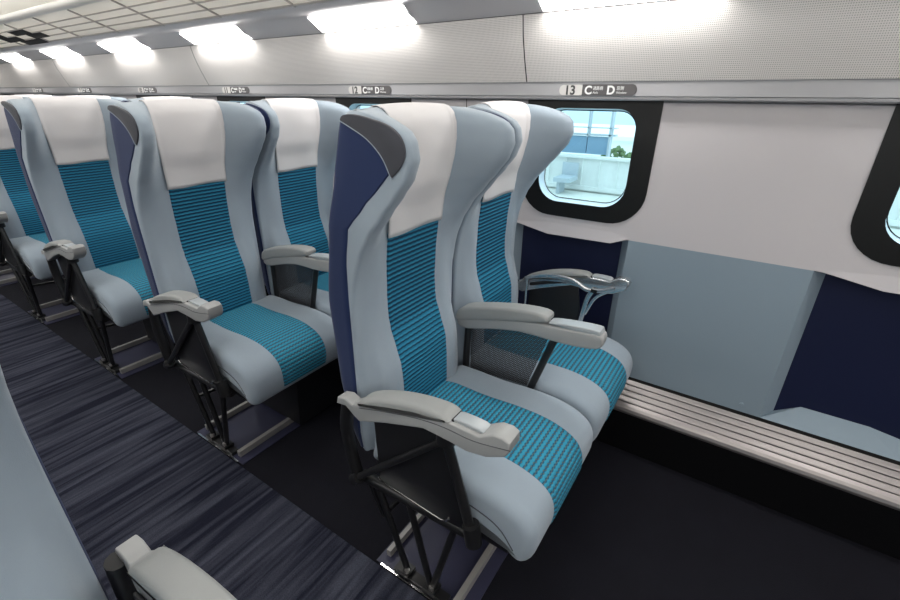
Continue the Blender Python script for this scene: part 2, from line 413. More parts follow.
# windows
def window(n, k, side='right'):
    Y = (lambda y: y) if side == 'right' else my
    (fx0, fx1), (gx0, gx1) = win_rects(k)
    e = empty('window_%d' % n, ((fx0+fx1)/2, Y(WY), 0.846)); e['kind'] = 'structure'
    inv = Matrix.Translation(-e.location)
    def ch(name, bm, m, smooth=True):
        bm.transform(inv); return link(name, bm, m, e, smooth=smooth, ang=30)
    fo = rrect(fx0, fx1, 0.846, 1.249, 0.115, 0.0015); hi = rrect(gx0, gx1, 0.900, 1.218, 0.078, 0.062)
    b1 = bmesh.new()
    ring(b1, fo, WY-0.003, hi, WY-0.003, 0, Y); ring(b1, fo, WY-0.003, fo, WY+0.001, 0, Y)
    ch('window_frame', b1, M_wblack, False)
    hj = rrect(gx0+0.006, gx1-0.006, 0.906, 1.212, 0.074, 0.058)
    b2 = bmesh.new(); ring(b2, hi, WY-0.003, hj, WY+0.035, 0, Y)
    ch('window_reveal', b2, M_reveal)
    hk = rrect(gx0+0.009, gx1-0.009, 0.909, 1.209, 0.071, 0.055)
    b3 = bmesh.new(); ring(b3, hj, WY+0.035, hk, WY+0.034, 0, Y)
    ch('window_gasket', b3, M_wblack)
    b4 = bmesh.new(); b4.faces.new([b4.verts.new((x, Y(WY+0.04), z)) for x, z in hj])
    ch('window_pane', b4, M_glass, False)
ni = 1
for k in range(-1, 8): window(ni, k); ni += 1
for k in range(-1, 3): window(ni, k, 'left'); ni += 1

# band above the windows, perforated panel, metal strip, both sides
def upper(side):
    Y = (lambda y: y) if side == 'right' else my
    sfx = side
    b1 = bmesh.new()
    prof = [(1.62, 1.243), (1.574, 1.243), (1.570, 1.247), (1.570, 1.2535), (1.566, 1.256), (1.566, 1.290), (1.5655, 1.2955), (1.5625, 1.2985)]
    grid(b1, [[(X0, Y(a), b_), (X1, Y(a), b_)] for a, b_ in prof])
    struct('trim_6' if side == 'right' else 'trim_7', b1, M_band, smooth=False)
    b2 = bmesh.new()
    segs = [x for x in [X0]+[-0.732+1.96*j for j in range(-4, 2)]+[X1]]
    for a, c in zip(segs, segs[1:]):
        pts = [(1.5625, 1.2975), (1.532, 1.37), (1.512, 1.43), (1.501, 1.487)]
        grid(b2, [[(a+0.002, Y(p), q), (c-0.002, Y(p), q)] for p, q in pts])
    struct('trim_8' if side == 'right' else 'trim_9', b2, M_perf)
    b3 = bmesh.new()
    grid(b3, [[(X0, Y(p), q), (X1, Y(p), q)] for p, q in [(1.585, 1.285), (1.530, 1.492), (1.499, 1.4905)]])
    struct('trim_10' if side == 'right' else 'trim_11', b3, M_gap, smooth=False)
    b4 = bmesh.new()
    pts = [(1.502, 1.489), (1.498, 1.491), (1.455, 1.515), (1.420, 1.537), (1.405, 1.541), (1.38, 1.540), (1.352, 1.546), (1.332, 1.556), (1.325, 1.575), (1.33, 1.60)]
    grid(b4, [[(X0, Y(p), q), (X1, Y(p), q)] for p, q in pts])
    struct('trim_12' if side == 'right' else 'trim_13', b4, M_strip)
upper('right'); upper('left')

# ceiling, curved
cb = bmesh.new()
half = [(1.75, 0.86), (1.68, 1.25), (1.60, 1.60), (1.55, 1.80), (1.42, 1.96), (1.20, 2.08), (0.95, 2.15), (0.70, 2.185), (AX, 2.19)]
# the upper outer skin carries on from the roof down behind the wall panels
prof = half[3:]+[(my(y), z) for y, z in half[3:-1]][::-1]
prof = [(1.60, 1.60)]+prof+[(my(1.60), 1.60)]
grid(cb, [[(X0, p, q), (X1, p, q)] for p, q in prof])
struct('ceiling', cb, M_ceil)
sk = bmesh.new()
for Y in (lambda y: y, my):
    grid(sk, [[(X0, Y(p), q), (X1, Y(p), q)] for p, q in [(1.60, 1.60), (1.70, 1.5), (1.70, 1.236), (1.58, 1.24)]])
struct('trim_14', sk, M_gap, smooth=False)
bs = bmesh.new()
for j in range(7):
    x = -8.9+1.47*j
    grid(bs, [[(x, p, q-0.0015), (x+0.012, p, q-0.0015)] for p, q in half[3:]])
struct('trim_15', bs, mat('ceiling_joint', (0.80, 0.78, 0.74), 0.5), smooth=False)
for nm, x in (('back', X0), ('front', X1)):
    eb = bmesh.new(); box(eb, x-0.03, x+0.03, my(1.75), 1.75, -0.06, 2.25)
    struct('wall_'+nm, eb, M_wall, smooth=False)

# ceiling fixtures
for yy, sd in ((-0.02, 'on the near side of the ceiling'), (0.71, 'on the window side of the ceiling')):
    e = empty('ceiling_light', (-3.2, yy, 2.17))
    tag(e, 'long white recessed ceiling light line '+sd, 'light', 'ceiling lights')
    b1 = bmesh.new(); box(b1, -5.95, 5.0, -0.09, 0.09, 0.0, 0.012); link('housing', b1, M_tubew, e, smooth=False)

# small lenses in the strip above the wall panel, one per seat row
def lens_fixture(k, label, Y=lambda y: y):
    x0 = -0.66-k*PITCH; x1 = x0+0.49
    e = empty('strip_light', ((x0+x1)/2, Y(1.46), 1.51)); tag(e, label, 'light', 'glowing strip lights above the wall panels')
    inv = Matrix.Translation(-e.location)
    p0, p1 = Vector((0, 1.4965, 1.4905)), Vector((0, 1.421, 1.5355)); nn = Vector((0, -0.5, -0.86))*0.0012
    b1 = bmesh.new()
    for (a, c, m0, m1) in ((x0, x1, 0.03, 0.97),):
        pts = []
        for x, t in ((a, m0), (c, m0), (c, m1), (a, m1)):
            q = p0.lerp(p1, t)+nn*2; pts.append((x, Y(q.y), q.z))
        quad(b1, pts)
    b1.transform(inv); link('lens', b1, M_lens, e, smooth=False)
    for x in (x0-0.004, x1):
        b2 = bmesh.new()
        q = [p0.lerp(p1, t)+nn*d for t, d in ((0, 0), (0, 5), (1, 5), (1, 0))]
        b2.faces.new([b2.verts.new((x, Y(v.y), v.z)) for v in q]); 
        q = [p0.lerp(p1, 0)+nn*5, p0.lerp(p1, 1)+nn*5]
        b2.faces.new([b2.verts.new((p[0], Y(p[1]), p[2])) for p in ((x, q[0].y, q[0].z), (x+0.004, q[0].y, q[0].z), (x+0.004, q[1].y, q[1].z), (x, q[1].y, q[1].z))])
        b2.transform(inv); link('end_rim', b2, M_strip, e, smooth=False)
words = ['above the window at the row 13 sign', 'just left of the row 12 sign', 'above the row 11 sign', 'third from the left end of the coach', 'second from the left end of the coach', 'smallest, at the far left end', 'beyond the far left end', 'last before the end wall']
for k in range(8): lens_fixture(k, 'glowing white strip light in the metal strip, '+words[k])
for k in range(-2, 6): lens_fixture(k, 'strip light over the seats on the near side of the aisle, outside the picture', my)
lens_fixture(-1, 'strip light at the upper right corner, just outside the picture'); lens_fixture(-2, 'strip light beyond the right edge of the picture')

# luggage rack (window side)
def rack(side, label):
    Y = (lambda y: y) if side == 'right' else my
    e = empty('luggage_rack', (-3.0, Y(1.3), 1.56)); tag(e, label, 'luggage rack')
    inv = Matrix.Translation(-e.location)
    def rz(y): return 1.558+(1.33-y)*0.365
    bg_ = bmesh.new()
    xs0, xs1 = -9.9, 2.5
    quad(bg_, [(xs0, Y(1.33), rz(1.33)+0.004), (xs1, Y(1.33), rz(1.33)+0.004), (xs1, Y(1.12), rz(1.12)+0.004), (xs0, Y(1.12), rz(1.12)+0.004)])
    bg_.transform(inv); link('glass_shelf', bg_, M_glass_rack, e, smooth=False)
    for j in range(4):
        y = 1.325-0.0475*j
        b1 = bmesh.new(); tube(b1, [(xs0, Y(y-0.004), rz(y)), (xs1, Y(y-0.004), rz(y))], 0.0035, 8); b1.transform(inv); link('long_bar', b1, M_rackbar, e)
    for j in range(24):
        x = -2.578+0.489*(j-14)
        if x > xs1: break
        b1 = bmesh.new(); tube(b1, [(x, Y(1.33), rz(1.33)-0.001), (x, Y(1.12), rz(1.12)-0.001)], 0.0042, 8); b1.transform(inv); link('cross_bar', b1, M_rackbar, e)
    b1 = bmesh.new(); tube(b1, [(xs0, Y(1.105), 1.652), (xs1, Y(1.105), 1.652)], 0.021, 16); b1.transform(inv); link('front_rail', b1, M_tubew, e)
    return e
RACK = rack('right', 'luggage rack of frosted glass and thin bars above the window seats')
rack('left', 'luggage rack above the seats on the near side of the aisle')
# flat black panels filling some cells of the rack grid
def rz(y): return 1.558+(1.33-y)*0.365
for i, (x0, x1, ya, yb) in enumerate([(-4.42, -4.06, 1.28, 1.325), (-4.60, -4.30, 1.228, 1.275), (-4.10, -3.86, 1.228, 1.275), (-4.25, -3.98, 1.18, 1.225), (-4.75, -4.45, 1.18, 1.225)]):
    b1 = bmesh.new(); box(b1, x0, x1, ya, yb, 0, 0.004)
    for v in b1.verts: v.co.z += rz(v.co.y)-0.006
    b1.transform(Matrix.Translation(-RACK.location)); tag(link('dark_panel', b1, M_cell, RACK, smooth=False), 'black rectangle in the rack grid')

# ================================================================ ROW SIGNS
def text_mesh(s, size, m, name, parent, loc, sx=1.0, ext=0.0004, font=None, bold=0.0):
    cu = bpy.data.curves.new(name, 'FONT'); cu.body = s; cu.size = size; cu.extrude = ext; cu.offset = bold*1.8
    cu.align_x = 'LEFT'; cu.align_y = 'BOTTOM_BASELINE'
    t = bpy.data.objects.new(name, cu); C.objects.link(t)
    dg = bpy.context.evaluated_depsgraph_get(); me = bpy.data.meshes.new_from_object(t.evaluated_get(dg))
    bpy.data.objects.remove(t); bpy.data.curves.remove(cu)
    me.materials.clear(); me.materials.append(m)
    o = bpy.data.objects.new(name, me); C.objects.link(o)
    # local text x -> world +x, text y -> z, face -> -y
    R = Matrix(((sx, 0, 0, 0), (0, 0, -1, 0), (0, 1, 0, 0), (0, 0, 0, 1)))
    me.transform(R)
    o.location = loc; o.parent = parent
    return o
def sign(k, num, label):
    x = -0.613-k*PITCH
    e = empty('row_sign', (x, 1.5655, 1.273)); tag(e, label, 'sign', 'seat row signs')
    b1 = bmesh.new()
    def slab(bm, out, y0, y1):
        A = [bm.verts.new((a, y0, c)) for a, c in out]; B = [bm.verts.new((a, y1, c)) for a, c in out]
        bm.faces.new(A); bm.faces.new(B[::-1])
        for i in range(len(A)): bm.faces.new((A[i], B[i], B[(i+1) % len(A)], A[(i+1) % len(A)]))
    slab(b1, rrect(0.0, 0.084, -0.0155, 0.0155, 0.0154, 0.0154), -0.0012, 0)
    link('number_plate', b1, M_signl, e, smooth=False)
    b2 = bmesh.new(); o = [(0.078, -0.0165)]
    for kk in range(13):
        a = -PI/2+PI*kk/12; o.append((0.232+0.0165*math.cos(a), 0.0165*math.sin(a)))
    o.append((0.078, 0.0165))
    slab(b2, o, -0.0016, 0)
    link('seat_plate', b2, M_signd, e, smooth=False)
    text_mesh(num, 0.038, M_num, 'number', e, (0.018 if len(num) == 2 else 0.036, -0.0016, -0.0130), 1.0, bold=0.0006)
    text_mesh('C', 0.034, M_let, 'letter', e, (0.086, -0.0020, -0.0118), 1.0, bold=0.0006)
    text_mesh('\u901a\u8def\u5074', 0.0125, M_let, 'kanji', e, (0.113, -0.0020, 0.0005), 0.85)
    text_mesh('Aisle', 0.009, M_let, 'caption', e, (0.113, -0.0020, -0.0105), 1.0)
    text_mesh('D', 0.034, M_let, 'letter', e, (0.157, -0.0020, -0.0118), 1.0, bold=0.0006)
    text_mesh('\u7a93\u5074', 0.0125, M_let, 'kanji', e, (0.187, -0.0020, 0.0005), 0.9)
    text_mesh('Window', 0.009, M_let, 'caption', e, (0.187, -0.0020, -0.0105), 1.0)
SL = ['largest seat row sign, reading 13 C D, right above the black framed window', 'seat row sign reading 12 C D above the headrest of the nearest seat',
      'seat row sign reading 11 C D, above the window seat of the second pair', 'small row sign above the aisle headrest of the second seat pair',
      'tiny row sign above the third seat pair, fifth from the right', 'smallest row sign at the far left end of the band']
for k in range(6): sign(k, str(13-k), SL[k])

# ================================================================ SEATS
HW = 0.2075
XF = [(0.40, -0.645), (0.47, -0.643), (0.55, -0.644), (0.62, -0.650), (0.68, -0.668), (0.73, -0.682), (0.80, -0.685), (0.87, -0.680), (0.95, -0.669), (1.02, -0.662), (1.08, -0.650), (1.15, -0.642), (1.19, -0.642), (1.215, -0.648), (1.226, -0.656), (1.230, -0.664)]
XR = [(0.38, -0.715), (0.45, -0.735), (0.60, -0.760), (0.82, -0.770), (1.00, -0.742), (1.10, -0.710), (1.19, -0.686), (1.215, -0.682), (1.226, -0.677), (1.230, -0.670)]
# wing tip x of the grey rim
XT = [(0.38, -0.690), (0.46, -0.694), (0.60, -0.692), (0.80, -0.689), (0.88, -0.677), (0.94, -0.655), (0.99, -0.625), (1.04, -0.583), (1.08, -0.548), (1.115, -0.520), (1.15, -0.507), (1.18, -0.512), (1.197, -0.527), (1.212, -0.562), (1.222, -0.602), (1.228, -0.640), (1.230, -0.664)]
WT = [(0.38, 0.200), (0.45, 0.206), (1.18, 0.2075), (1.205, 0.205), (1.221, 0.197), (1.228, 0.188), (1.230, 0.175)]
ZL = [0.385, 0.395, 0.42, 0.45]+[0.48+0.03*i for i in range(16)]+[0.95+0.0125*i for i in range(18)]+[1.173, 1.181, 1.189, 1.196, 1.203, 1.210, 1.216, 1.221, 1.225, 1.228, 1.230]
ZL = sorted(set(round(z, 4) for z in ZL))
NS = 40
def xfront(z, s):
    """front surface at height z, s=-1..1 across"""
    xf = interp(XF, z); a = abs(s); xt = interp(XT, z)
    d = xt-xf
    if d > 0: x = xf + d*smst((a-0.50)/0.42)
    else: x = xf + d*smst((a-0.80)/0.20)**1.3
    if z < 0.93: x += 0.010*math.exp(-((a-0.66)/0.16)**2)*smst((0.93-z)/0.1)
    if z < 0.75: x += 0.006*math.exp(-((z-0.64)/0.08)**2)*(1-a)
    # headrest cushion bulges a little between the wings
    if z > 1.0: x += 0.012*math.exp(-(a/0.4)**2)*smst((z-1.0)/0.08)*smst((1.23-z)/0.03)
    return x
def dome(z, y):
    return (0.007*max(0.0, 1-(y/0.155)**2)+0.001)*smst((z-1.12)/0.10)
def section(z):
    """closed loop of (x,y): front from -1 to 1, rim, side, rear, side, rim"""
    wv = interp(WT, z); rr = 0.009 if z < 1.215 else 0.007
    xt = interp(XT, z); xr = interp(XR, z)
    fr = []
    for i in range(NS+1):
        s = -1+2*i/NS; s = math.copysign(abs(s)**0.92, s)
        y = s*(wv-rr); fr.append((xfront(z, s), y))
    rim = [(xfront(z, 1)-rr*(1-math.cos(t)), (wv-rr)+rr*math.sin(t)) for t in (PI/6, PI/3, PI/2)]
    xe = rim[-1][0]
    side = [(xe+(xr+0.015-xe)*t, wv) for t in (0.04, 0.12, 0.3, 0.55, 0.8, 0.95)]
    rc = [(xr+0.015-0.015*math.sin(t), wv-0.015*(1-math.cos(t))) for t in (PI/4, PI/2)]
    rear = [(xr-0.012*(1-(q*q)), q*(wv-0.015)) for q in (0.75, 0.5, 0.25, 0)]
    halfp = rim+side+rc+rear
    other = [(a, -b_) for a, b_ in halfp[:-1]][::-1]
    return fr+halfp+other
def backrest_body():
    bm = bmesh.new(); rings = []
    for z in ZL: rings.append([bm.verts.new((x, y, z+dome(z, y))) for x, y in section(z)])
    L = len(rings[0])
    for a, b_ in zip(rings, rings[1:]):
        for i in range(L): bm.faces.new((a[i], a[(i+1) % L], b_[(i+1) % L], b_[i]))
    # caps: quad strips between the front and the rear halves
    for r in (rings[0], rings[-1]):
        c = bm.verts.new(sum((v.co for v in r), Vector())/L)
        for i in range(L): bm.faces.new((r[i], r[(i+1) % L], c))
    return bm
BL = [(0.40, -0.704), (0.60, -0.702), (0.83, -0.699), (0.92, -0.695), (1.00, -0.680), (1.06, -0.624), (1.10, -0.580), (1.124, -0.557), (1.15, -0.5365)]
def shell():
    """navy skin: both sides and the rear, 3 mm proud of the body"""
    bm = bmesh.new(); rows = []
    for i in range(40):
        z = 0.395+(1.209-0.395)*i/39
        wv = interp(WT, z)+0.003; xr = interp(XR, z)-0.003; xb = interp(BL, z)
        if z > 1.15: xb = -0.5365-(z-1.15)/0.06*0.075
        h = [(xb, wv-0.0035), (xb-0.003, wv)]+[(xb-0.003+(xr+0.015-xb+0.003)*t, wv) for t in (0.25, 0.5, 0.75, 1.0)]
        h += [(xr+0.015-0.015*math.sin(t), wv-0.015*(1-math.cos(t))) for t in (PI/6, PI/3, PI/2)]
        h += [(xr-0.012*(1-(q*q)), q*(wv-0.015)) for q in (0.75, 0.5, 0.25, 0)]
        loop = h+[(a, -b_) for a, b_ in h[:-1]][::-1]
        rows.append([(x, y, z) for x, y in loop])
    grid(bm, rows)
    return bm
def wing_patch(sgn):
    """charcoal panel on the side of the wing"""
    low = catmull([(-0.672, 1.212), (-0.648, 1.203), (-0.605, 1.183), (-0.572, 1.154), (-0.552, 1.118)], 5)
    upc = catmull([(-0.552, 1.118), (-0.530, 1.138), (-0.518, 1.160), (-0.524, 1.186), (-0.552, 1.207), (-0.60, 1.219), (-0.638, 1.224), (-0.664, 1.221), (-0.672, 1.212)], 4)[1:-1]
    out = [(p[0], p[1]) for p in low+upc]
    bm = bmesh.new(); y0, y1 = HW-0.002, HW+0.0052
    cx = sum(p[0] for p in out)/len(out); cz = sum(p[1] for p in out)/len(out)
    A = [bm.verts.new((x, sgn*y0, z)) for x, z in out]; B = [bm.verts.new((x, sgn*(y1-0.0015), z)) for x, z in out]
    D = [bm.verts.new((cx+(x-cx)*0.96, sgn*y1, cz+(z-cz)*0.96)) for x, z in out]; L = len(A)
    for P, Q in ((A, B), (B, D)):
        for i in range(L): bm.faces.new((P[i], P[(i+1) % L], Q[(i+1) % L], Q[i]))
    bm.faces.new(D); bm.faces.new(A[::-1])
    return bm
def piping(sgn):
    bm = bmesh.new(); low = catmull([(-0.671, 1.212), (-0.648, 1.203), (-0.605, 1.183), (-0.571, 1.154), (-0.549, 1.115)], 5)
    tube(bm, [(p[0], sgn*(HW+0.0045), p[1]) for p in low], 0.0014, 6); return bm
def stripe_back():
    bm = bmesh.new(); rows = []; uvs = []
    zs = [0.455+0.0125*i for i in range(43)]
    h = 0.106
    for iz, z in enumerate(zs):
        r = []; u = []
        edge = iz in (0, len(zs)-1)
        for i in range(25):
            y = -h+2*h*i/24; off = 0.0035 if 0 < i < 24 and not edge else -0.004
            if 0.6 < 1 and not edge and 0 < i < 24:
                off += -0.002*math.exp(-((z-0.715)/0.007)**2)*(1 if 1 < i < 23 else 0)     # seam crease at the lumbar break
            s = math.copysign((abs(y)/(interp(WT, z)-0.009))**(1/0.92), y)
            r.append((xfront(z, s)+off, y, z)); u.append((y+0.2, z))
        rows.append(r); uvs.append(u)
    grid(bm, rows, uvs)
    return bm
def cloth():
    bm = bmesh.new(); rows = []
    path = [('f', 0.960+0.0125*i) for i in range(19)]+[('f', z) for z in (1.195, 1.205, 1.214, 1.221, 1.2265)]
    path += [('t', 0.3), ('t', 0.65)]+[('r', z) for z in (1.2265, 1.218, 1.20, 1.17, 1.13, 1.08)]
    for kind, z in path:
        r = []
        hz = z if kind == 'f' else 1.2
        h = 0.106+0.012*smst((hz-0.98)/0.17)
        for i in range(25):
            y = -h+2*h*i/24
            wob = 0.0016*math.sin(38*y+5*(z if kind == 'f' else 1))
            if kind == 'f':
                s = math.copysign((abs(y)/(interp(WT, z)-0.009))**(1/0.92), y)
                x = xfront(z, s)+0.007+wob*(1 if z < 1.15 else 0.2)
                if z > 1.20: x -= 0.003*(z-1.20)/0.03
                zz_ = z+dome(z, y)+0.002*smst((z-1.17)/0.05)
                if z < 0.98: zz_ += 0.002*math.sin(30*y)
                r.append((x, y, zz_))
            elif kind == 't':
                xa = xfront(1.2265, 0)+0.004; xb = interp(XR, 1.2265)-0.004
                r.append((xa+(xb-xa)*z, y, 1.2325+dome(1.23, y)))
            else:
                r.append((interp(XR, z)-0.0135, y, z+dome(z, y)))
        rows.append(r)
    grid(bm, rows)
    return bm
CP = [(-0.665, 0.375), (-0.668, 0.42), (-0.655, 0.462), (-0.60, 0.469), (-0.50, 0.468), (-0.40, 0.474), (-0.32, 0.472), (-0.262, 0.458), (-0.226, 0.436), (-0.208, 0.405), (-0.205, 0.365), (-0.214, 0.325), (-0.232, 0.305), (-0.258, 0.308), (-0.30, 0.335), (-0.40, 0.355), (-0.55, 0.365)]
CPs = [(p[0], p[1]) for p in catmull([(a, b_) for a, b_ in CP], 4, closed=True)]
def cushion():
    bm = bmesh.new(); extr(bm, CPs, -0.2125, 0.2125, 0.030, 6); return bm
def stripe_seat():
    top = [p for p in catmull([(a, b_) for a, b_ in CP[2:12]], 6)]
    bm = bmesh.new(); rows = []; uvs = []; h = 0.106; L = 0
    for i, p in enumerate(top):
        t = (top[min(i+1, len(top)-1)]-top[max(i-1, 0)]).normalized(); n = Vector((-t[1], t[0]))
        if i: L += (p-top[i-1]).length
        edge = i in (0, len(top)-1); r = []; u = []
        for j in range(13):
            y = -h+2*h*j/12; off = 0.0035 if 0 < j < 12 and not edge else -0.004
            r.append((p[0]+n[0]*off, y, p[1]+n[1]*off)); u.append((y+0.2, L))
        rows.append(r); uvs.append(u)
    grid(bm, rows, uvs); return bm
def seam_piping(s):
    """sewn seam along the cushion flank"""
    bm = bmesh.new()
    if True:
        tube(bm, [(-0.60, s*0.2122, 0.415), (-0.45, s*0.2127, 0.415), (-0.36, s*0.2127, 0.412), (-0.29, s*0.2127, 0.392), (-0.25, s*0.2125, 0.345)], 0.0016, 6, smooth=5)
    return bm

# arm profiles (x,z)
ARM_BODY = [(-0.722, 0.570), (-0.716, 0.590), (-0.690, 0.597), (-0.668, 0.588), (-0.640, 0.606), (-0.56, 0.640), (-0.47, 0.664), (-0.395, 0.673), (-0.340, 0.673), (-0.318, 0.672), (-0.308, 0.679), (-0.290, 0.690), (-0.268, 0.692), (-0.255, 0.685), (-0.253, 0.666), (-0.262, 0.650), (-0.300, 0.629), (-0.345, 0.620), (-0.385, 0.624), (-0.450, 0.626), (-0.560, 0.588), (-0.640, 0.555), (-0.665, 0.556), (-0.690, 0.575)]
ARM_PAD = [(-0.640, 0.603), (-0.632, 0.618), (-0.60, 0.637), (-0.54, 0.661), (-0.47, 0.678), (-0.41, 0.684), (-0.392, 0.679), (-0.388, 0.668), (-0.47, 0.652), (-0.56, 0.626)]
def arm_parts(root, y, cen=False, win=False, opp=1):
    hw = 0.0245 if not win else 0.019
    arm = link('armrest', bm_ex(ARM_BODY, y-hw+0.001, y+hw-0.001, 0.005, 1) if not cen else bm_ex(CEN_BODY, y-hw+0.001, y+hw-0.001, 0.007), M_silver if win else M_arm, root)
    if not cen:
        for v in arm.data.vertices:
            if v.co.x < -0.66: v.co.y = y+(v.co.y-y)*0.72
    if cen:
        link('armrest_pad', bm_ex(CEN_PAD, y-hw-0.003, y+hw+0.003, 0.010), M_pad, arm)
        link('armrest_lid', bm_ex([(-0.375, 0.690), (-0.36, 0.698), (-0.30, 0.706), (-0.245, 0.709), (-0.236, 0.704), (-0.24, 0.694), (-0.30, 0.690)], y-hw+0.004, y+hw-0.004, 0.004), M_lid, arm)
    else:
        link('armrest_pad', bm_ex(ARM_PAD, y-hw-0.002, y+hw+0.002, 0.010), M_pad, arm)
        link('recline_button', bm_ex([(-0.378, 0.672), (-0.374, 0.680), (-0.322, 0.680), (-0.318, 0.672)], y-0.014, y+0.017, 0.003), M_lid, arm)
        b1 = bmesh.new(); box(b1, -0.3845, -0.3795, y-0.016, y+0.018, 0.671, 0.6765); link('slot', b1, M_black, arm, smooth=False)
        b1 = bmesh.new()
        for s in (-1, 1): tube(b1, [(-0.635, y+s*(hw-0.0008), 0.598), (-0.56, y+s*(hw-0.0008), 0.622), (-0.47, y+s*(hw-0.0008), 0.646), (-0.40, y+s*(hw-0.0008), 0.656), (-0.33, y+s*(hw-0.0008), 0.656), (-0.252, y+s*(hw-0.0008), 0.672)], 0.0009, 5, smooth=4)
        link('joint_line', b1, M_dark, arm)
    if win:
        def sh_(o):
            o.data.transform(Matrix.Translation((-0.018, 0, 0)))
            for q in o.children: sh_(q)
        sh_(arm)
    return arm
def bm_ex(prof, y0, y1, bev, sm=2):
    P = [(p[0], p[1]) for p in catmull(prof, sm, closed=True)]
    bm = bmesh.new(); extr(bm, P, y0, y1, bev, 4); return bm
CEN_BODY = [(-0.665, 0.602), (-0.668, 0.622), (-0.64, 0.640), (-0.50, 0.672), (-0.40, 0.684), (-0.30, 0.693), (-0.245, 0.699), (-0.228, 0.692), (-0.226, 0.676), (-0.236, 0.657), (-0.29, 0.646), (-0.36, 0.642), (-0.46, 0.640), (-0.56, 0.618), (-0.63, 0.598)]
CEN_PAD = [(-0.668, 0.616), (-0.674, 0.640), (-0.655, 0.664), (-0.60, 0.683), (-0.50, 0.706), (-0.42, 0.716), (-0.385, 0.714), (-0.376, 0.702), (-0.392, 0.688), (-0.50, 0.662), (-0.60, 0.637)]

